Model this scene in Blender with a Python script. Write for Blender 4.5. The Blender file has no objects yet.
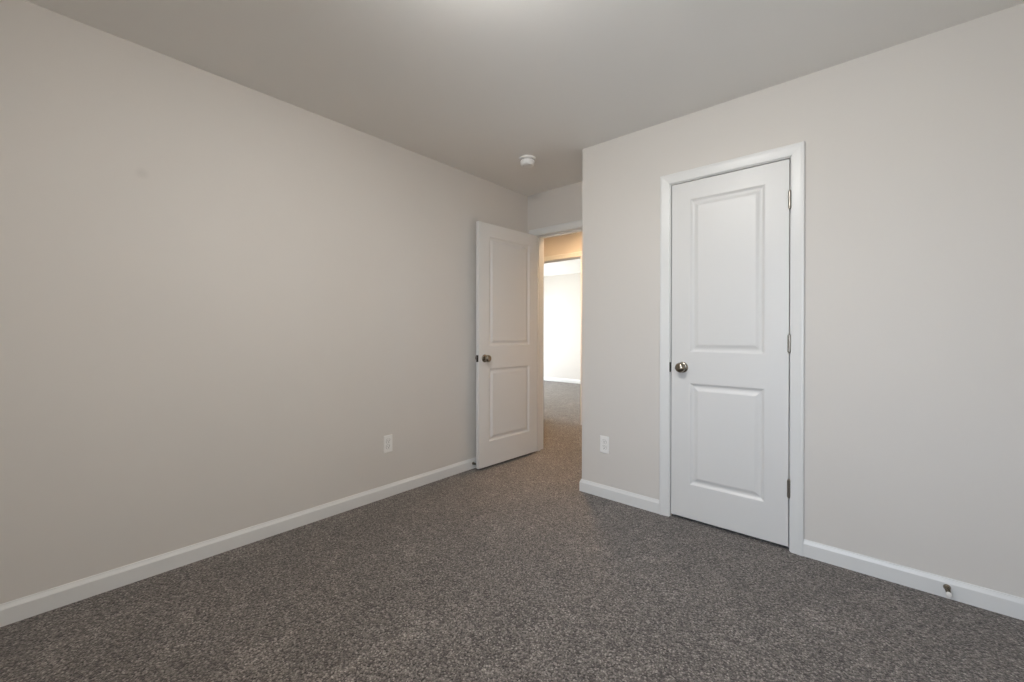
import bpy, bmesh, math, random
from mathutils import Vector, Matrix
random.seed(7)
S = bpy.context.scene
COL = S.collection
PI = math.pi

# ------------------------------------------------------------------ camera, world, light, exposure
EYE = 1.135                                    # camera height; +Y runs along the left wall, into the picture
cam_d = bpy.data.cameras.new('camera')
cam = bpy.data.objects.new('camera', cam_d)
COL.objects.link(cam)
cam.location = (0, 0, EYE)
cam.rotation_euler = (Matrix.Rotation(math.radians(41.183), 3, 'Z') @ Matrix.Rotation(math.radians(90 - 0.163), 3, 'X')
                      @ Matrix.Rotation(math.radians(0.095), 3, 'Z')).to_euler()
cam_d.sensor_fit = 'HORIZONTAL'
cam_d.sensor_width = 36.0
cam_d.lens = 36.0 * 418.16 / 1024
cam_d.shift_y = -7.66 / 1024
cam_d.clip_start = 0.02
S.camera = cam

SKY = 12.0                                      # daylight strength outside the windows
ROOM_LAMP = 150.0                               # bedroom ceiling lamp, emission of its glass bowl
HALL_LAMP = 300.0                                # hall ceiling lamp
S.view_settings.view_transform = 'Standard'
S.view_settings.look = 'None'
S.view_settings.exposure = 0.0
S.view_settings.gamma = 1.0
S.view_settings.use_curve_mapping = False
S.cycles.use_denoising = True
S.cycles.max_bounces = 14
S.cycles.diffuse_bounces = 10
S.cycles.transparent_max_bounces = 12
S.cycles.sample_clamp_indirect = 6.0

W = bpy.data.worlds.new('daylight')
S.world = W
W.use_nodes = True
wn, wl = W.node_tree.nodes, W.node_tree.links
wn.clear()
w_out = wn.new('ShaderNodeOutputWorld')
w_bg = wn.new('ShaderNodeBackground')
w_tc = wn.new('ShaderNodeTexCoord')
w_sep = wn.new('ShaderNodeSeparateXYZ')
w_out.location = (600, 0)
# sky and sunlit paving outside, behind the camera (-Y) and beyond the far room (-X)
SKY_BACK, GROUND_BACK = (0.55, 0.64, 0.785), (0.51, 0.545, 0.59)
SKY_FAR, GROUND_FAR = (0.98, 1.00, 1.02), (0.95, 0.95, 0.92)


def w_mix(fac, a, b):
    m = wn.new('ShaderNodeMixRGB')
    wl.new(fac, m.inputs['Fac'])
    for k, v in (('Color1', a), ('Color2', b)):
        if isinstance(v, tuple): m.inputs[k].default_value = (*v, 1)
        else: wl.new(v, m.inputs[k])
    return m.outputs[0]


def w_step(sock, lo, hi):
    m = wn.new('ShaderNodeMapRange'); m.interpolation_type = 'SMOOTHSTEP'
    m.inputs['From Min'].default_value = lo; m.inputs['From Max'].default_value = hi
    wl.new(sock, m.inputs['Value'])
    return m.outputs[0]


wl.new(w_tc.outputs['Generated'], w_sep.inputs[0])
w_df2 = wn.new('ShaderNodeMath'); w_df2.operation = 'SUBTRACT'
wl.new(w_sep.outputs['Y'], w_df2.inputs[0]); wl.new(w_sep.outputs['X'], w_df2.inputs[1])
f_far = w_step(w_df2.outputs[0], -0.12, 0.12)
f_up = w_step(w_sep.outputs['Z'], -0.06, 0.06)
sky_c = w_mix(f_far, SKY_BACK, SKY_FAR)
gnd_c = w_mix(f_far, GROUND_BACK, GROUND_FAR)
wl.new(w_mix(f_up, gnd_c, sky_c), w_bg.inputs['Color'])
w_bg.inputs['Strength'].default_value = SKY
wl.new(w_bg.outputs[0], w_out.inputs[0])


def portal(name, loc, rot, sx, sy):
    d = bpy.data.lights.new(name, 'AREA')
    d.shape = 'RECTANGLE'; d.size = sx; d.size_y = sy
    d.cycles.is_portal = True
    o = bpy.data.objects.new(name, d)
    o.location = loc; o.rotation_euler = rot
    COL.objects.link(o)


# ------------------------------------------------------------------ room measures (metres)
CEIL = 2.4425
XL = -2.5415         # left wall face
YB = 2.583           # closet wall face
XR, YS = 0.540, -0.560   # right wall and window wall behind the camera
XN = -1.593          # outside corner of the closet wall
YD, YD2 = 3.129, 3.262   # bedroom doorway wall
YH, YH2 = 4.412, 4.530   # far side of the hall
YF = 7.930           # far wall of the room across the hall
DX0, DX1, DTOP = -2.446, -1.702, 2.045      # bedroom doorway, inside the jambs
CX0, CX1, CTOP = -0.961, -0.3435, 2.0425    # closet doorway
FX0, FX1, FTOP = -3.510, -2.741, 2.060      # doorway across the hall
W1 = (-0.80, 0.40, 0.62, 2.08)              # bedroom window: x0 x1 z0 z1 in the wall y = YS
W2 = (4.8, 7.7, 0.08, 2.25)                 # far room window: y0 y1 z0 z1 in the wall x = -6.7
XF0, XF1 = -6.7, -2.6

portal('daylight_portal', ((W1[0] + W1[1]) / 2, YS - 0.13, (W1[2] + W1[3]) / 2), (PI / 2, 0, 0), W1[1] - W1[0], W1[3] - W1[2])
portal('daylight_portal', (XF0 - 0.13, (W2[0] + W2[1]) / 2, (W2[2] + W2[3]) / 2), (PI / 2, 0, -PI / 2), W2[1] - W2[0], W2[3] - W2[2])


# ------------------------------------------------------------------ materials
def mat(name, color=(0.8, 0.8, 0.8), rough=0.5, metal=0.0, spec=0.5):
    m = bpy.data.materials.new(name)
    m.use_nodes = True
    b = m.node_tree.nodes['Principled BSDF']
    b.inputs['Base Color'].default_value = (*color, 1)
    b.inputs['Roughness'].default_value = rough
    b.inputs['Metallic'].default_value = metal
    b.inputs['Specular IOR Level'].default_value = spec
    return m, m.node_tree.nodes, m.node_tree.links, b


def roller_paint(name, color, rough, bump=0.04, scale=420):
    m, n, l, b = mat(name, color, rough, spec=0.35)
    tc = n.new('ShaderNodeTexCoord')
    nz = n.new('ShaderNodeTexNoise'); nz.inputs['Scale'].default_value = scale; nz.inputs['Detail'].default_value = 2
    bp = n.new('ShaderNodeBump'); bp.inputs['Strength'].default_value = bump; bp.inputs['Distance'].default_value = 0.002
    l.new(tc.outputs['Object'], nz.inputs['Vector'])
    l.new(nz.outputs['Fac'], bp.inputs['Height'])
    l.new(bp.outputs[0], b.inputs['Normal'])
    big = n.new('ShaderNodeTexNoise'); big.inputs['Scale'].default_value = 1.3; big.inputs['Detail'].default_value = 3
    rp = n.new('ShaderNodeValToRGB')
    rp.color_ramp.elements[0].position = 0.3; rp.color_ramp.elements[1].position = 0.7
    rp.color_ramp.elements[0].color = (*[c * 0.985 for c in color], 1)
    rp.color_ramp.elements[1].color = (*[min(1, c * 1.015) for c in color], 1)
    l.new(tc.outputs['Object'], big.inputs['Vector'])
    l.new(big.outputs['Fac'], rp.inputs[0])
    l.new(rp.outputs[0], b.inputs['Base Color'])
    return m


WALL_C = (0.645, 0.615, 0.580)
M_WALL = roller_paint('greige_wall_paint', WALL_C, 0.62)
M_CEIL = roller_paint('flat_ceiling_paint', (0.80, 0.79, 0.77), 0.9, 0.08, 300)
M_TRIM, _, _, _ = mat('white_semigloss_trim', (0.72, 0.72, 0.71), 0.32)
M_DOOR, _, _, _ = mat('white_door_paint', (0.69, 0.685, 0.675), 0.38)
M_PLAST, _, _, _ = mat('white_plastic', (0.82, 0.81, 0.79), 0.35)
M_DARK, _, _, _ = mat('dark_slot', (0.03, 0.028, 0.026), 0.6)
M_RUB, _, _, _ = mat('white_rubber', (0.78, 0.77, 0.75), 0.6)
M_DRUB, _, _, _ = mat('dark_rubber', (0.035, 0.032, 0.03), 0.6)
M_NICK, _, _, _ = mat('satin_nickel', (0.31, 0.275, 0.225), 0.2, 1.0)
M_HINGE, _, _, _ = mat('brushed_nickel_hinge', (0.34, 0.315, 0.28), 0.30, 1.0)
M_LATCH, _, _, _ = mat('dark_nickel_latch', (0.07, 0.063, 0.056), 0.35, 1.0)


def scuffed_wall():
    m = M_WALL.copy(); m.name = 'greige_wall_paint_with_scuff'
    n, l = m.node_tree.nodes, m.node_tree.links
    b = n['Principled BSDF']
    src = b.inputs['Base Color'].links[0].from_socket
    tc = n.new('ShaderNodeTexCoord')
    mp = n.new('ShaderNodeMapping'); mp.vector_type = 'POINT'
    d = n.new('ShaderNodeVectorMath'); d.operation = 'DISTANCE'
    d.inputs[1].default_value = (XL, 0.327, 1.860)
    rg = n.new('ShaderNodeMapRange'); rg.inputs['From Min'].default_value = 0.008; rg.inputs['From Max'].default_value = 0.03
    rg.inputs['To Min'].default_value = 0.30; rg.inputs['To Max'].default_value = 0.0
    mx = n.new('ShaderNodeMixRGB'); mx.inputs['Color2'].default_value = (*[c * 0.75 for c in WALL_C], 1)
    l.new(tc.outputs['Object'], d.inputs[0])
    l.new(d.outputs['Value'], rg.inputs['Value'])
    l.new(rg.outputs[0], mx.inputs['Fac'])
    l.new(src, mx.inputs['Color1'])
    l.new(mx.outputs[0], b.inputs['Base Color'])
    return m


M_WALL_L = scuffed_wall()


def carpet():
    m, n, l, b = mat('speckled_cut_pile_carpet', (0.14, 0.12, 0.11), 0.95, spec=0.08)
    tc = n.new('ShaderNodeTexCoord')
    # warp so the tufts are not a tidy cell pattern
    wp = n.new('ShaderNodeTexNoise'); wp.inputs['Scale'].default_value = 130; wp.inputs['Detail'].default_value = 2
    ad = n.new('ShaderNodeVectorMath'); ad.operation = 'MULTIPLY_ADD'
    ad.inputs[1].default_value = (0.005, 0.005, 0.0)
    l.new(tc.outputs['Object'], wp.inputs['Vector'])
    l.new(wp.outputs['Color'], ad.inputs[0]); l.new(tc.outputs['Object'], ad.inputs[2])
    v = n.new('ShaderNodeTexVoronoi'); v.inputs['Scale'].default_value = 165
    l.new(ad.outputs[0], v.inputs['Vector'])
    sep = n.new('ShaderNodeSeparateColor'); l.new(v.outputs['Color'], sep.inputs[0])
    rp = n.new('ShaderNodeValToRGB'); rp.color_ramp.interpolation = 'LINEAR'
    e = rp.color_ramp.elements
    e[0].position = 0.0; e[0].color = (0.045, 0.038, 0.033, 1)
    e[1].position = 1.0; e[1].color = (0.360, 0.322, 0.290, 1)
    for p, c in ((0.25, (0.108, 0.092, 0.082)), (0.60, (0.178, 0.155, 0.139)), (0.85, (0.245, 0.217, 0.196))):
        x = e.new(p); x.color = (*c, 1)
    l.new(sep.outputs['Red'], rp.inputs[0])
    # gaps between tufts, their shade darkened into the carpet colour
    gp = n.new('ShaderNodeMapRange'); gp.inputs['From Min'].default_value = 0.15; gp.inputs['From Max'].default_value = 0.75
    gp.inputs['To Min'].default_value = 1.12; gp.inputs['To Max'].default_value = 0.55
    l.new(v.outputs['Distance'], gp.inputs['Value'])
    # leaning pile: softer lighter and darker footprints
    f1 = n.new('ShaderNodeTexNoise'); f1.inputs['Scale'].default_value = 3.4; f1.inputs['Detail'].default_value = 4; f1.inputs['Roughness'].default_value = 0.6
    l.new(tc.outputs['Object'], f1.inputs['Vector'])
    f2 = n.new('ShaderNodeMapRange'); f2.inputs['From Min'].default_value = 0.35; f2.inputs['From Max'].default_value = 0.72
    f2.inputs['To Min'].default_value = 0.92; f2.inputs['To Max'].default_value = 1.10
    l.new(f1.outputs['Fac'], f2.inputs['Value'])
    f3 = n.new('ShaderNodeTexNoise'); f3.inputs['Scale'].default_value = 6.5; f3.inputs['Detail'].default_value = 3; f3.inputs['Distortion'].default_value = 0.8
    l.new(tc.outputs['Object'], f3.inputs['Vector'])
    f4 = n.new('ShaderNodeMapRange'); f4.inputs['From Min'].default_value = 0.56; f4.inputs['From Max'].default_value = 0.66
    f4.inputs['To Min'].default_value = 1.0; f4.inputs['To Max'].default_value = 1.25
    l.new(f3.outputs['Fac'], f4.inputs['Value'])
    m2 = n.new('ShaderNodeMath'); m2.operation = 'MULTIPLY'
    l.new(f2.outputs[0], m2.inputs[0]); l.new(f4.outputs[0], m2.inputs[1])
    mu = n.new('ShaderNodeMath'); mu.operation = 'MULTIPLY'
    l.new(gp.outputs[0], mu.inputs[0]); l.new(m2.outputs[0], mu.inputs[1])
    mx = n.new('ShaderNodeVectorMath'); mx.operation = 'SCALE'
    l.new(rp.outputs[0], mx.inputs[0]); l.new(mu.outputs[0], mx.inputs['Scale'])
    l.new(mx.outputs[0], b.inputs['Base Color'])
    b.inputs['Sheen Weight'].default_value = 0.26; b.inputs['Sheen Roughness'].default_value = 0.5
    iv = n.new('ShaderNodeMath'); iv.operation = 'SUBTRACT'; iv.inputs[0].default_value = 1.0
    l.new(v.outputs['Distance'], iv.inputs[1])
    fn = n.new('ShaderNodeTexNoise'); fn.inputs['Scale'].default_value = 420; fn.inputs['Detail'].default_value = 2
    l.new(tc.outputs['Object'], fn.inputs['Vector'])
    sm = n.new('ShaderNodeMath'); sm.operation = 'MULTIPLY_ADD'; sm.inputs[1].default_value = 0.5
    l.new(fn.outputs['Fac'], sm.inputs[0]); l.new(iv.outputs[0], sm.inputs[2])
    bp = n.new('ShaderNodeBump'); bp.inputs['Strength'].default_value = 0.55; bp.inputs['Distance'].default_value = 0.006
    l.new(sm.outputs[0], bp.inputs['Height']); l.new(bp.outputs[0], b.inputs['Normal'])
    return m


M_CARPET = carpet()


def thin_glass():
    m, n, l, b = mat('thin_window_glass')
    n.remove(b)
    out = n['Material Output']
    t = n.new('ShaderNodeBsdfTransparent'); t.inputs[0].default_value = (0.95, 0.97, 0.96, 1)
    g = n.new('ShaderNodeBsdfGlossy'); g.inputs['Roughness'].default_value = 0.01
    fr = n.new('ShaderNodeFresnel'); fr.inputs['IOR'].default_value = 1.45
    mx = n.new('ShaderNodeMixShader')
    l.new(fr.outputs[0], mx.inputs[0]); l.new(t.outputs[0], mx.inputs[1]); l.new(g.outputs[0], mx.inputs[2])
    l.new(mx.outputs[0], out.inputs[0])
    return m


M_GLASS = thin_glass()


def glow(name, color, strength):
    m, n, l, b = mat(name, (0.85, 0.83, 0.8), 0.3)
    b.inputs['Emission Color'].default_value = (*color, 1)
    b.inputs['Emission Strength'].default_value = strength
    return m


# ------------------------------------------------------------------ mesh helpers
def link(name, bm, m=None, parent=None, smooth=False, bevel=0.0, seg=2, angle=50):
    me = bpy.data.meshes.new(name)
    bmesh.ops.recalc_face_normals(bm, faces=bm.faces)
    bm.to_mesh(me); bm.free()
    o = bpy.data.objects.new(name, me)
    COL.objects.link(o)
    if m: me.materials.append(m)
    if parent: o.parent = parent
    if smooth:
        for p in me.polygons: p.use_smooth = True
        me.set_sharp_from_angle(angle=math.radians(40))
    if bevel:
        bv = o.modifiers.new('edge', 'BEVEL'); bv.width = bevel; bv.segments = seg
        bv.limit_method = 'ANGLE'; bv.angle_limit = math.radians(angle)
    return o


def tag(o, label=None, cat=None, group=None, kind=None):
    if label: o['label'] = label
    if cat: o['category'] = cat
    if group: o['group'] = group
    if kind: o['kind'] = kind
    return o


def empty(name, loc, rz=0.0):
    o = bpy.data.objects.new(name, None)
    o.empty_display_size = 0.05
    o.location = loc; o.rotation_euler = (0, 0, rz)
    COL.objects.link(o)
    return o


def box(bm, x0, x1, y0, y1, z0, z1):
    v = [bm.verts.new(p) for p in ((x0, y0, z0), (x1, y0, z0), (x1, y1, z0), (x0, y1, z0),
                                   (x0, y0, z1), (x1, y0, z1), (x1, y1, z1), (x0, y1, z1))]
    for f in ((0, 3, 2, 1), (4, 5, 6, 7), (0, 1, 5, 4), (1, 2, 6, 5), (2, 3, 7, 6), (3, 0, 4, 7)):
        bm.faces.new([v[i] for i in f])


def wall(name, axis, c0, c1, a0, a1, z0=0.0, z1=CEIL, holes=(), m=None, label=None):
    """Solid wall as ONE mesh: thickness c0..c1 across, a0..a1 along ('x' or 'y'), rectangular holes (a0,a1,z0,z1)."""
    bm = bmesh.new()
    As = sorted({a0, a1, *[h[0] for h in holes], *[h[1] for h in holes]})
    Zs = sorted({z0, z1, *[h[2] for h in holes], *[h[3] for h in holes]})
    Zs = [z for z in Zs if z0 <= z <= z1]

    def P(a, c, z): return (a, c, z) if axis == 'x' else (c, a, z)
    solid = lambda i, k: 0 <= i < len(As) - 1 and 0 <= k < len(Zs) - 1 and not any(
        h[0] <= As[i] and As[i + 1] <= h[1] and h[2] <= Zs[k] and Zs[k + 1] <= h[3] for h in holes)
    vs = {}

    def V(i, s, k):
        if (i, s, k) not in vs: vs[(i, s, k)] = bm.verts.new(P(As[i], (c0, c1)[s], Zs[k]))
        return vs[(i, s, k)]
    for i in range(len(As) - 1):
        for k in range(len(Zs) - 1):
            if not solid(i, k): continue
            for s in (0, 1):
                bm.faces.new([V(i, s, k), V(i + 1, s, k), V(i + 1, s, k + 1), V(i, s, k + 1)])
            for di, dk, q in ((-1, 0, ((i, k), (i, k + 1))), (1, 0, ((i + 1, k), (i + 1, k + 1))),
                              (0, -1, ((i, k), (i + 1, k))), (0, 1, ((i, k + 1), (i + 1, k + 1)))):
                if not solid(i + di, k + dk):
                    (p, r), (t, u) = q
                    bm.faces.new([V(p, 0, r), V(t, 0, u), V(t, 1, u), V(p, 1, r)])
    o = link(name, bm, m or M_WALL)
    tag(o, label, None, None, 'structure')
    return o


def sweep(name, path, prof, side, m, label, parent=None):
    """Mitred moulding: prof = [(out, z)] closed outline, path = [(x, y)], pushed out to the given side (+1 = left of travel)."""
    bm = bmesh.new()
    n = len(path); dirs = []
    for i in range(n - 1):
        d = Vector((path[i + 1][0] - path[i][0], path[i + 1][1] - path[i][1])).normalized()
        dirs.append(Vector((-d.y, d.x)) * side)
    rings = []
    for i in range(n):
        if i == 0: o = dirs[0]
        elif i == n - 1: o = dirs[-1]
        else:
            o = dirs[i - 1] + dirs[i]; o = o / max(1e-6, o.dot(dirs[i]))
        rings.append([bm.verts.new((path[i][0] + o.x * a, path[i][1] + o.y * a, z)) for a, z in prof])
    k = len(prof)
    for i in range(n - 1):
        for j in range(k):
            bm.faces.new([rings[i][j], rings[i][(j + 1) % k], rings[i + 1][(j + 1) % k], rings[i + 1][j]])
    bm.faces.new(rings[0]); bm.faces.new(rings[-1][::-1])
    o = link(name, bm, m, parent)
    if not parent: tag(o, label, None, None, 'structure')
    return o


BASE_PROF = [(0.0, 0.0), (0.0125, 0.0), (0.0125, 0.0625), (0.0118, 0.0650), (0.0085, 0.0715), (0.0055, 0.0785), (0.0045, 0.0835), (0.0, 0.0835)]
# casing profile: distance out from the opening, thickness off the wall
CASE_PROF = [(0.0, 0.0), (0.0, 0.0080), (0.0015, 0.0095), (0.006, 0.0105), (0.020, 0.0125), (0.034, 0.0140), (0.041, 0.0150), (0.0455, 0.0165), (0.054, 0.0165), (0.057, 0.0145), (0.057, 0.0)]


def casing(name, axis, x0, x1, ztop, face, sgn, label, reveal=0.005):
    """One mitred U of door casing around an opening in the wall plane x or y = face; sgn = which way it stands off."""
    bm = bmesh.new()
    a0, a1, zt = x0 - reveal, x1 + reveal, ztop + reveal
    rings = []
    for st in range(4):
        r = []
        for d, t in CASE_PROF:
            a, z = ((a0 - d, 0.0), (a0 - d, zt + d), (a1 + d, zt + d), (a1 + d, 0.0))[st]
            c = face + sgn * t
            r.append(bm.verts.new((a, c, z) if axis == 'x' else (c, a, z)))
        rings.append(r)
    k = len(CASE_PROF)
    for i in range(3):
        for j in range(k):
            bm.faces.new([rings[i][j], rings[i][(j + 1) % k], rings[i + 1][(j + 1) % k], rings[i + 1][j]])
    bm.faces.new(rings[0]); bm.faces.new(rings[3][::-1])
    return tag(link(name, bm, M_TRIM), label, None, None, 'structure')


def jamb(name, x0, x1, ztop, y0, y1, stop_y, label):
    """Jamb legs and head lining an opening in a wall that runs along x, with a door stop bead; inside faces at x0, x1, ztop."""
    bm = bmesh.new(); t = 0.018; s0, s1, sd = stop_y, stop_y + 0.035, 0.011
    # inner outline with the stop as a step, swept up, across and down
    prof = [(t, y0), (0, y0), (0, s0), (-sd, s0), (-sd, s1), (0, s1), (0, y1), (t, y1)]
    rings = []
    for st in range(4):
        rings.append([bm.verts.new(((x0 - d, y, 0), (x0 - d, y, ztop + d), (x1 + d, y, ztop + d), (x1 + d, y, 0))[st]) for d, y in prof])
    k = len(prof)
    for i in range(3):
        for j in range(k):
            bm.faces.new([rings[i][j], rings[i][(j + 1) % k], rings[i + 1][(j + 1) % k], rings[i + 1][j]])
    bm.faces.new(rings[0]); bm.faces.new(rings[3][::-1])
    return tag(link(name, bm, M_TRIM, bevel=0.0015), label, None, None, 'structure')


def lathe(bm, prof, origin, axis, n=28):
    """prof = [(radius, distance along axis)]; closes both ends."""
    ax = Vector(axis).normalized(); u = ax.orthogonal().normalized(); w = ax.cross(u)
    o = Vector(origin); rings = []
    for r, d in prof:
        if r < 1e-6: rings.append([bm.verts.new(o + ax * d)])
        else: rings.append([bm.verts.new(o + ax * d + (u * math.cos(2 * PI * i / n) + w * math.sin(2 * PI * i / n)) * r) for i in range(n)])
    for a, b in zip(rings, rings[1:]):
        for i in range(n):
            p, q = a[i % len(a)], a[(i + 1) % len(a)]
            r_, s_ = b[i % len(b)], b[(i + 1) % len(b)]
            f = [v for j, v in enumerate((p, q, s_, r_)) if v not in (p, q, s_, r_)[:j]]
            if len(f) > 2: bm.faces.new(f)
    for g in (rings[0], rings[-1]):
        if len(g) > 2: bm.faces.new(g)


def helix(bm, origin, axis, r0, r1, length, turns, wire, n=14, k=6):
    ax = Vector(axis).normalized(); u = ax.orthogonal().normalized(); w = ax.cross(u); o = Vector(origin)
    N = int(turns * n); rings = []
    for i in range(N + 1):
        t = i / N; a = 2 * PI * turns * t; r = r0 + (r1 - r0) * t
        rad = u * math.cos(a) + w * math.sin(a)
        c = o + ax * (length * t) + rad * r
        rings.append([bm.verts.new(c + (rad * math.cos(2 * PI * j / k) + ax * math.sin(2 * PI * j / k)) * wire) for j in range(k)])
    for a, b in zip(rings, rings[1:]):
        for j in range(k):
            bm.faces.new([a[j], a[(j + 1) % k], b[(j + 1) % k], b[j]])
    bm.faces.new(rings[0]); bm.faces.new(rings[-1][::-1])


# ------------------------------------------------------------------ structure
# carpet floor: one continuous field through all the rooms
bm = bmesh.new(); box(bm, XF0 - 0.2, 2.2, YS - 0.12, YF + 0.12, -0.05, 0.0)
tag(link('floor', bm, M_CARPET), 'grey brown speckled cut pile carpet running through the rooms', None, None, 'structure')
bm = bmesh.new(); box(bm, XF0 - 0.2, 2.2, YS - 0.12, YF + 0.12, CEIL, CEIL + 0.1)
tag(link('ceiling', bm, M_CEIL), 'flat painted bedroom ceiling', None, None, 'structure')

wall('wall_left', 'y', XL - 0.12, XL, YS - 0.12, YD, m=M_WALL_L, label='plain greige wall on the left of the room')
wall('wall_right', 'x', YB, YB + 0.11, XN, XR, holes=[(CX0 - 0.02, CX1 + 0.02, 0, CTOP + 0.02)], label='greige wall with the closed white closet door')
wall('wall_corner', 'y', XN, XN + 0.11, YB + 0.11, YD, label='short return wall beside the entry recess')
wall('wall_entry', 'x', YD, YD2, XF0, 2.2, holes=[(DX0 - 0.02, DX1 + 0.02, 0, DTOP + 0.02)], label='narrow wall above the open bedroom doorway')
wall('wall_side', 'y', XR, XR + 0.12, YS - 0.12, YD, label='plain greige wall beside the camera')
wall('wall_window', 'x', YS - 0.12, YS, XL, XR, holes=[W1], label='wall with the bedroom window behind the camera')
wall('wall_hall', 'x', YH, YH2, XF0, 2.2, holes=[(FX0 - 0.02, FX1 + 0.02, 0, FTOP + 0.02)], label='hall wall seen through the bedroom doorway')
wall('wall_far', 'x', YF, YF + 0.12, XF0, XF1, label='bright far wall of the room across the hall')
wall('wall_far_left', 'y', XF0 - 0.2, XF0, YD, YF + 0.12, holes=[W2], label='window wall of the room across the hall')
wall('wall_far_right', 'y', XF1, XF1 + 0.12, YH2, YF + 0.12, label='side wall of the room across the hall')
wall('wall_hall_end', 'y', 2.08, 2.2, YD2, YH, label='end wall of the hall')

# door linings and casings
jamb('trim_1', CX0, CX1, CTOP, YB - 0.0005, YB + 0.1105, YB + 0.0385, 'white jamb around the closet door')
jamb('trim_2', DX0, DX1, DTOP, YD - 0.0005, YD2 + 0.0005, YD + 0.0385, 'white jamb of the open bedroom doorway')
jamb('trim_3', FX0, FX1, FTOP, YH - 0.0005, YH2 + 0.0005, YH + 0.045, 'white jamb of the doorway across the hall')
casing('trim_4', 'x', CX0, CX1, CTOP, YB, -1, 'white moulded casing around the closet door')
casing('trim_5', 'x', DX0, DX1, DTOP, YD, -1, 'white casing over the open bedroom doorway')
casing('trim_6', 'x', DX0, DX1, DTOP, YD2, 1, 'white casing on the hall side of the bedroom doorway')
casing('trim_7', 'x', FX0, FX1, FTOP, YH, -1, 'white casing of the doorway across the hall')
casing('trim_8', 'x', FX0, FX1, FTOP, YH2, 1, 'white casing inside the room across the hall')

C0 = 0.005 + 0.057
sweep('baseboard_left', [(XL, YS), (XL, YD)], BASE_PROF, -1, M_TRIM, 'white baseboard along the left wall')
sweep('baseboard_right', [(CX0 - C0, YB), (XN, YB), (XN, YD)], BASE_PROF, 1, M_TRIM, 'short white baseboard left of the closet door')
sweep('baseboard_right_end', [(CX1 + C0, YB), (XR, YB), (XR, YS)], BASE_PROF, -1, M_TRIM, 'white baseboard right of the closet door')
sweep('baseboard_window', [(XR - 0.0125, YS), (XL + 0.0125, YS)], BASE_PROF, -1, M_TRIM, 'white baseboard under the window')
sweep('baseboard_hall', [(FX1 + C0, YH), (2.08, YH)], BASE_PROF, -1, M_TRIM, 'white baseboard along the hall wall')
sweep('baseboard_hall_left', [(XF0, YH), (FX0 - C0, YH)], BASE_PROF, -1, M_TRIM, 'white baseboard along the hall wall left of its doorway')
sweep('baseboard_far', [(XF0, YF), (XF1, YF), (XF1, YH2)], BASE_PROF, -1, M_TRIM, 'white baseboard at the foot of the bright far wall')


# windows
def window(name, axis, a0, a1, z0, z1, c0, c1, label, nu):
    """Vinyl frame, meeting rail, stool and panes inside a wall opening; nu = side by side units."""
    root = empty(name, ((a0 + a1) / 2, (c0 + c1) / 2, z0) if axis == 'x' else ((c0 + c1) / 2, (a0 + a1) / 2, z0))
    tag(root, label, None, None, 'structure')
    L, H, T = a1 - a0, z1 - z0, abs(c1 - c0)

    def B(bm, u0, u1, w0, w1, h0, h1):
        if axis == 'x': box(bm, u0, u1, w0, w1, h0, h1)
        else: box(bm, w0, w1, u0, u1, h0, h1)
    f = 0.045
    bm = bmesh.new()
    for i in range(nu + 1):
        c = -L / 2 + f / 2 + i * (L - f) / nu
        B(bm, c - f / 2, c + f / 2, -0.03, 0.03, 0, H)
    for i in range(nu):
        u0 = -L / 2 + f + i * (L - f) / nu; u1 = u0 + (L - f) / nu - f
        B(bm, u0, u1, -0.03, 0.03, 0, f); B(bm, u0, u1, -0.03, 0.03, H - f, H)
        B(bm, u0, u1, -0.022, 0.022, H / 2 - 0.02, H / 2 + 0.02)
    link('window_frame', bm, M_TRIM, root, bevel=0.002)
    for i in range(nu):
        u0 = -L / 2 + f + i * (L - f) / nu; u1 = u0 + (L - f) / nu - f
        for h0, h1, w in ((f, H / 2 - 0.02, 0.008), (H / 2 + 0.02, H - f, -0.008)):
            bm = bmesh.new()
            q = [(u0, h0), (u1, h0), (u1, h1), (u0, h1)]
            bm.faces.new([bm.verts.new((a, w, h) if axis == 'x' else (w, a, h)) for a, h in q])
            link('pane', bm, M_GLASS, root)
    return root


window('window_1', 'x', *W1, YS - 0.12, YS, 'white double window behind the camera', 2)
window('window_2', 'y', *W2, XF0 - 0.2, XF0, 'bright window of the room across the hall', 3)


# ------------------------------------------------------------------ two-panel doors
def panel_loops():
    return [(0.000, 0.0), (0.004, 0.0012), (0.009, 0.0050), (0.014, 0.0085), (0.019, 0.0095), (0.024, 0.0095),
            (0.030, 0.0080), (0.038, 0.0045), (0.044, 0.0022), (0.048, 0.0016)]


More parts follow.
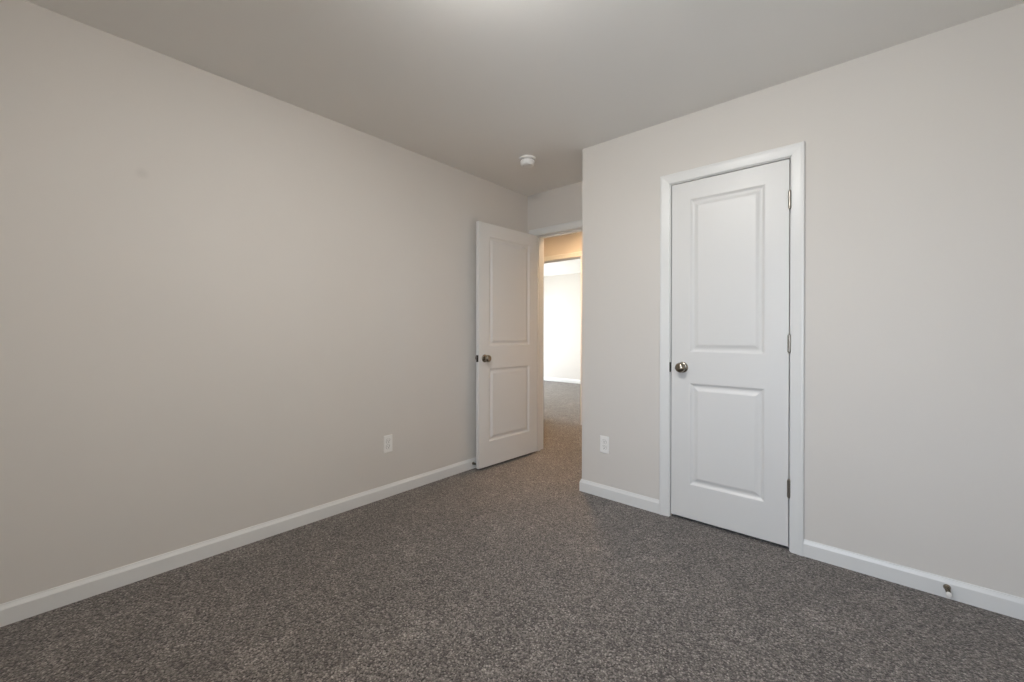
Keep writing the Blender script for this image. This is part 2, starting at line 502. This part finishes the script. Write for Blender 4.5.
def door_slab(name, w, h, t, stile, m, parent):
    """Moulded slab: x 0..w from the hinge edge, y -t..0 (y = 0 is the face with the hinge pins), z 0..h. Panels on both faces."""
    P1, P2 = (0.203, 0.814), (0.998, 1.914)
    xs = [0, stile, w - stile, w]; zs = [0, P1[0], P1[1], P2[0], P2[1], h]
    bm = bmesh.new()
    for y, s in ((0.0, -1), (-t, 1)):
        V = {(i, k): bm.verts.new((xs[i], y, zs[k])) for i in range(4) for k in range(6)}
        for i in range(3):
            for k in range(5):
                q = [V[(i, k)], V[(i + 1, k)], V[(i + 1, k + 1)], V[(i, k + 1)]]
                if i == 1 and k in (1, 3):
                    prev = q
                    for d, dep in panel_loops()[1:]:
                        cur = [bm.verts.new((x, y + s * dep, z)) for x, z in
                               ((xs[1] + d, zs[k] + d), (xs[2] - d, zs[k] + d), (xs[2] - d, zs[k + 1] - d), (xs[1] + d, zs[k + 1] - d))]
                        for j in range(4):
                            bm.faces.new([prev[j], prev[(j + 1) % 4], cur[(j + 1) % 4], cur[j]])
                        prev = cur
                    bm.faces.new(prev)
                else:
                    bm.faces.new(q)
        if y == 0.0: VA = V
        else: VB = V
    rim = [(i, 0) for i in range(4)] + [(3, k) for k in range(1, 6)] + [(i, 5) for i in (2, 1, 0)] + [(0, k) for k in (4, 3, 2, 1)]
    for a, b in zip(rim, rim[1:] + rim[:1]):
        bm.faces.new([VA[a], VA[b], VB[b], VB[a]])
    return link(name, bm, m, parent, bevel=0.002, seg=2, angle=70)


def knob_set(parent, x, z, y, sgn, m):
    """Rose and egg-shaped knob on the face y, standing off to sgn*y."""
    bm = bmesh.new()
    lathe(bm, [(0.0, 0.0), (0.0325, 0.0), (0.0325, 0.003), (0.030, 0.0065), (0.021, 0.0095), (0.0135, 0.0105), (0.0, 0.0105)], (x, y, z), (0, sgn, 0))
    link('rose', bm, m, parent, smooth=True)
    bm = bmesh.new()
    lathe(bm, [(0.0, 0.010), (0.0125, 0.010), (0.0115, 0.017), (0.0130, 0.023), (0.0210, 0.028), (0.0280, 0.035), (0.0300, 0.042), (0.0285, 0.049),
               (0.0235, 0.0555), (0.0150, 0.0600), (0.0065, 0.0615), (0.0, 0.0617)], (x, y, z), (0, sgn, 0), 36)
    link('knob', bm, m, parent, smooth=True)


def hinge(parent, x, y, z, leaf_dir):
    """Knuckle barrel standing proud of the face at (x, y), with a leaf let into the door edge."""
    bm = bmesh.new()
    L = 0.089; r = 0.0082; g = 0.0005; k = L / 5
    for i in range(5):
        lathe(bm, [(0, 0), (r - .0006, 0), (r, .0006), (r, k - g - .0006), (r - .0006, k - g), (0, k - g)], (x, y, z - L / 2 + i * k), (0, 0, 1), 16)
    lathe(bm, [(0, 0), (0.0045, 0.001), (0.0058, 0.003), (0.0050, 0.005), (0, 0.0062)], (x, y, z + L / 2), (0, 0, 1), 14)
    lathe(bm, [(0, 0), (0.0045, 0.001), (0.0058, 0.003), (0.0050, 0.005), (0, 0.0062)], (x, y, z - L / 2), (0, 0, -1), 14)
    h = link('hinge', bm, M_HINGE, parent, smooth=True)
    bm = bmesh.new()
    box(bm, x - 0.0012, x + 0.0012, min(y, y + leaf_dir * 0.028), max(y, y + leaf_dir * 0.028), z - L / 2, z + L / 2)
    link('hinge_leaf', bm, M_HINGE, h)
    return h


def latch(parent, x, y, z, sx):
    """Faceplate and bolt on the free edge at x."""
    bm = bmesh.new(); box(bm, min(x, x + sx * .0012), max(x, x + sx * .0012), y - 0.0125, y + 0.0125, z - 0.0285, z + 0.0285)
    p = link('latch_plate', bm, M_LATCH, parent, bevel=0.0005)
    bm = bmesh.new()
    v = [bm.verts.new(q) for q in ((x, y - .007, z - .008), (x, y + .007, z - .008), (x, y + .007, z + .008), (x, y - .007, z + .008),
                                   (x + sx * .010, y + .005, z - .008), (x + sx * .010, y + .007, z - .008), (x + sx * .010, y + .007, z + .008), (x + sx * .010, y + .005, z + .008))]
    for f in ((0, 1, 2, 3), (4, 5, 6, 7), (0, 1, 5, 4), (1, 2, 6, 5), (2, 3, 7, 6), (3, 0, 4, 7)): bm.faces.new([v[i] for i in f])
    link('latch_bolt', bm, M_LATCH, p)


GAP = 0.019
# closet door: hinged on its right edge, closed. Local x runs from the hinge towards the knob, face y = 0 is towards the room.
cw, ch, ct = 0.609, 2.019, 0.035
d1 = empty('door_1', (CX1 - 0.0043, YB + 0.002, GAP), PI)
tag(d1, 'closed white two panel closet door with nickel knob', None, None, 'structure')
# rotated by 180 deg: local +y looks out into the room (world -y)
slab = door_slab('door_slab', cw, ch, ct, 0.109, M_DOOR, d1)
knob_set(d1, cw - 0.068, 0.905, 0.0, 1, M_NICK)
knob_set(d1, cw - 0.068, 0.905, -ct, -1, M_NICK)
for z in (0.307, 1.060, 1.805): hinge(d1, -0.0025, 0.0075, z, -1)
latch(d1, cw, -ct / 2, 0.905, 0.4)
# strike plate lip on the jamb beside the latch
bm = bmesh.new()
box(bm, CX0 - 0.0042, CX0 + 0.0022, YB - 0.0055, YB + 0.002, 0.922 - 0.030, 0.922 + 0.030)
sp = link('strike_plate', bm, M_LATCH, bevel=0.001)
sp.parent = bpy.data.objects['trim_1']

# bedroom door: hinged on the left jamb, swung back along the left wall
bw, bh = 0.734, 2.019
d2 = empty('door_2', (DX0 + 0.0040, YD - 0.0094, GAP), math.radians(-92.6))
tag(d2, 'open white two panel bedroom door swung against the left wall', None, None, 'structure')


# local x from the hinge to the free edge (world -y), local y: face y = 0 carries the hinge pins and looks at the left wall
slab2 = door_slab('door_slab', bw, bh, 0.035, 0.112, M_DOOR, d2)
slab2.location = (0.004, 0.035, 0)
knob_set(d2, bw + 0.004 - 0.064, 0.900, 0.035, 1, M_NICK)
knob_set(d2, bw + 0.004 - 0.064, 0.900, 0.0, -1, M_NICK)
latch(d2, bw + 0.004, 0.0175, 0.900, 1)
for z in (0.307, 1.060, 1.805): hinge(d2, 0.001, -0.0045, z, 1)


# ------------------------------------------------------------------ wall outlets
def outlet(loc, rz, label):
    """Duplex receptacle: local +y is out of the wall."""
    r = empty('wall_outlet', loc, rz)
    tag(r, label, 'outlet')
    bm = bmesh.new()
    w, h, t = 0.0335, 0.059, 0.0055
    ring = lambda a, b, y: [bm.verts.new(p) for p in ((-a, y, -b), (a, y, -b), (a, y, b), (-a, y, b))]
    rs = [ring(w, h, 0), ring(w, h, 0.002), ring(w - .0015, h - .0015, 0.004), ring(w - .004, h - .004, t)]
    for a, b in zip(rs, rs[1:]):
        for j in range(4): bm.faces.new([a[j], a[(j + 1) % 4], b[(j + 1) % 4], b[j]])
    bm.faces.new(rs[0]); bm.faces.new(rs[-1])
    link('cover_plate', bm, M_PLAST, r)
    for s in (-1, 1):
        zc = s * 0.0195
        # dark line of the cut-out, then the receptacle face with flattened top and bottom
        for nm, k, y1, m in (('cutout', 1.06, t + 0.0003, M_DARK), ('receptacle', 1.0, t + 0.0022, M_PLAST)):
            bm = bmesh.new(); N = 28; pts = []
            for i in range(N):
                a = 2 * PI * i / N
                pts.append((0.0172 * k * math.cos(a), max(-0.0138 * k, min(0.0138 * k, 0.0172 * k * math.sin(a)))))
            lo = [bm.verts.new((x, t - 0.001, zc + z)) for x, z in pts]
            hi = [bm.verts.new((x, y1, zc + z)) for x, z in pts]
            for i in range(N): bm.faces.new([lo[i], lo[(i + 1) % N], hi[(i + 1) % N], hi[i]])
            bm.faces.new(lo[::-1]); bm.faces.new(hi)
            o = link(nm, bm, m, r if nm == 'cutout' else None, bevel=0.0004 if nm == 'receptacle' else 0)
            if nm == 'receptacle': o.parent = r; rec = o
        y = t + 0.0022
        for x0, x1, z0, z1 in ((-0.0078, -0.0052, -0.001, 0.0085), (0.0052, 0.0075, 0.0005, 0.0078)):
            bm = bmesh.new(); box(bm, x0, x1, y - 0.001, y + 0.0002, zc + z0, zc + z1); link('slot', bm, M_DARK, rec)
        bm = bmesh.new(); lathe(bm, [(0, 0), (0.0029, 0), (0.0029, 0.0012), (0, 0.0012)], (0, y - 0.001, zc - 0.0068), (0, 1, 0), 14); link('ground_hole', bm, M_DARK, rec)
    bm = bmesh.new(); lathe(bm, [(0, 0), (0.0032, 0), (0.0030, 0.0008), (0.0015, 0.0012), (0, 0.0012)], (0, t - 0.0002, 0), (0, 1, 0), 16)
    link('screw', bm, M_PLAST, r, smooth=True)
    return r


outlet((XL, 1.607, 0.364), -PI / 2, 'white duplex outlet on the plain left wall')
outlet((-1.412, YB, 0.363), PI, 'white duplex outlet on the wall left of the closet door')

# ------------------------------------------------------------------ smoke detector
sd = empty('smoke_detector', (-1.986, 2.443, CEIL), 0)
tag(sd, 'round white smoke detector on the ceiling near the doorway', 'smoke detector')
bm = bmesh.new()
lathe(bm, [(0, 0), (0.060, 0), (0.0630, 0.002), (0.0640, 0.006), (0.0635, 0.011), (0.0610, 0.0145), (0, 0.0145)], (0, 0, 0), (0, 0, -1), 48)
link('base_plate', bm, M_PLAST, sd, smooth=True)
bm = bmesh.new()
lathe(bm, [(0, 0.0145), (0.0500, 0.0145), (0.0500, 0.0175), (0.0545, 0.0175), (0.0540, 0.040), (0.0500, 0.0530), (0.0420, 0.0585), (0, 0.0600)], (0, 0, 0), (0, 0, -1), 48)
body = link('body', bm, M_PLAST, sd, smooth=True)
# vent slots round the body, on the side away from the test button too
bm = bmesh.new()
for i in range(30):
    a = 2 * PI * i / 30
    c, s = math.cos(a), math.sin(a)
    vs = []
    for r in (0.0545, 0.0553):
        for da in (-0.075, 0.075):
            for z in (-0.0195, -0.0225):
                vs.append(bm.verts.new((r * math.cos(a + da), r * math.sin(a + da), z)))
    for f in ((0, 1, 3, 2), (4, 6, 7, 5), (0, 4, 5, 1), (2, 3, 7, 6), (0, 2, 6, 4), (1, 5, 7, 3)): bm.faces.new([vs[j] for j in f])
link('vent_slots', bm, M_DARK, body)
# oval test button low on the side that faces into the room
ca = math.radians(-22)
bm = bmesh.new()
lathe(bm, [(0, 0), (0.0150, 0), (0.0150, 0.0035), (0.0135, 0.0050), (0, 0.0058)], (0.036 * math.cos(ca), 0.036 * math.sin(ca), -0.0560), (0, 0, -1), 24)
link('test_button', bm, M_PLAST, sd, smooth=True)
bm = bmesh.new()
lathe(bm, [(0, 0), (0.0020, 0), (0.0020, 0.0012), (0, 0.0016)], (-0.020, -0.022, -0.0590), (0, 0, -1), 10)
link('indicator_lens', bm, M_DARK, sd)


# ------------------------------------------------------------------ spring door stops on the baseboards
def door_stop(loc, rz, length, tip_m, label, turns):
    """Local +y is out of the baseboard."""
    r = empty('door_stop', loc, rz)
    tag(r, label, 'door stop')
    bm = bmesh.new()
    lathe(bm, [(0, 0), (0.0125, 0), (0.0125, 0.002), (0.0100, 0.006), (0.0070, 0.009), (0, 0.009)], (0, 0, 0), (0, 1, 0), 20)
    link('mounting_cup', bm, M_NICK, r, smooth=True)
    bm = bmesh.new()
    helix(bm, (0, 0.006, 0), (0, 1, 0), 0.0088, 0.0058, length - 0.022, turns, 0.0013)
    link('spring', bm, M_NICK, r, smooth=True)
    bm = bmesh.new()
    e = length
    lathe(bm, [(0, e - 0.020), (0.0070, e - 0.020), (0.0085, e - 0.017), (0.0090, e - 0.006), (0.0082, e - 0.002), (0.0060, e), (0, e)], (0, 0, 0), (0, 1, 0), 20)
    link('rubber_tip', bm, tip_m, r, smooth=True)
    return r


door_stop((0.226, YB - 0.0124, 0.047), PI, 0.078, M_RUB, 'spring door stop with white tip on the baseboard right of the closet door', 10)
door_stop((XL + 0.0124, 2.402, 0.045), -PI / 2, 0.058, M_DRUB, 'small dark door stop on the baseboard behind the open bedroom door', 8)


# ------------------------------------------------------------------ ceiling lamps (the light sources of the bedroom and the hall)
def ceiling_lamp(loc, color, strength, label, R=0.15):
    r = empty('ceiling_light', loc)
    tag(r, label, 'ceiling light')
    bm = bmesh.new()
    lathe(bm, [(0, 0), (R * 0.93, 0), (R * 0.97, 0.004), (R * 0.97, 0.022), (R * 0.93, 0.026), (0, 0.026)], (0, 0, 0), (0, 0, -1), 40)
    link('ceiling_pan', bm, M_NICK, r, smooth=True)
    bm = bmesh.new()
    prof = [(0, 0.0245), (R * 0.9, 0.0245)] + [(R * 0.9 * math.cos(a), 0.026 + 0.062 * math.sin(a)) for a in [i * PI / 2 / 9 for i in range(1, 9)]] + [(0, 0.088)]
    lathe(bm, prof, (0, 0, 0), (0, 0, -1), 40)
    link('glass_bowl', bm, glow('lit_glass_bowl', color, strength), r, smooth=True)
    bm = bmesh.new()
    lathe(bm, [(0, 0), (0.010, 0), (0.011, 0.004), (0.007, 0.010), (0.004, 0.016), (0, 0.018)], (0, 0, -0.0865), (0, 0, -1), 18)
    link('finial', bm, M_NICK, r, smooth=True)


ceiling_lamp((-0.87, 0.85, CEIL), (1.0, 0.975, 0.93), ROOM_LAMP, 'lit round glass ceiling lamp in the middle of the bedroom')
# flat flush disc in the hall
hl = empty('ceiling_light', (-2.42, 3.52, CEIL))
tag(hl, 'warm lit flat disc lamp on the hall ceiling', 'ceiling light')
bm = bmesh.new()
lathe(bm, [(0.128, 0.0), (0.150, 0.0), (0.152, 0.003), (0.148, 0.022), (0.140, 0.027), (0.128, 0.027), (0.128, 0.0)], (0, 0, 0), (0, 0, -1), 44)
link('trim_ring', bm, M_PLAST, hl, smooth=True)
bm = bmesh.new()
lathe(bm, [(0, 0.0), (0.1278, 0.0), (0.1278, 0.020), (0, 0.020)], (0, 0, 0), (0, 0, -1), 44)
link('diffuser', bm, glow('lit_hall_diffuser', (1.0, 0.66, 0.36), HALL_LAMP), hl)
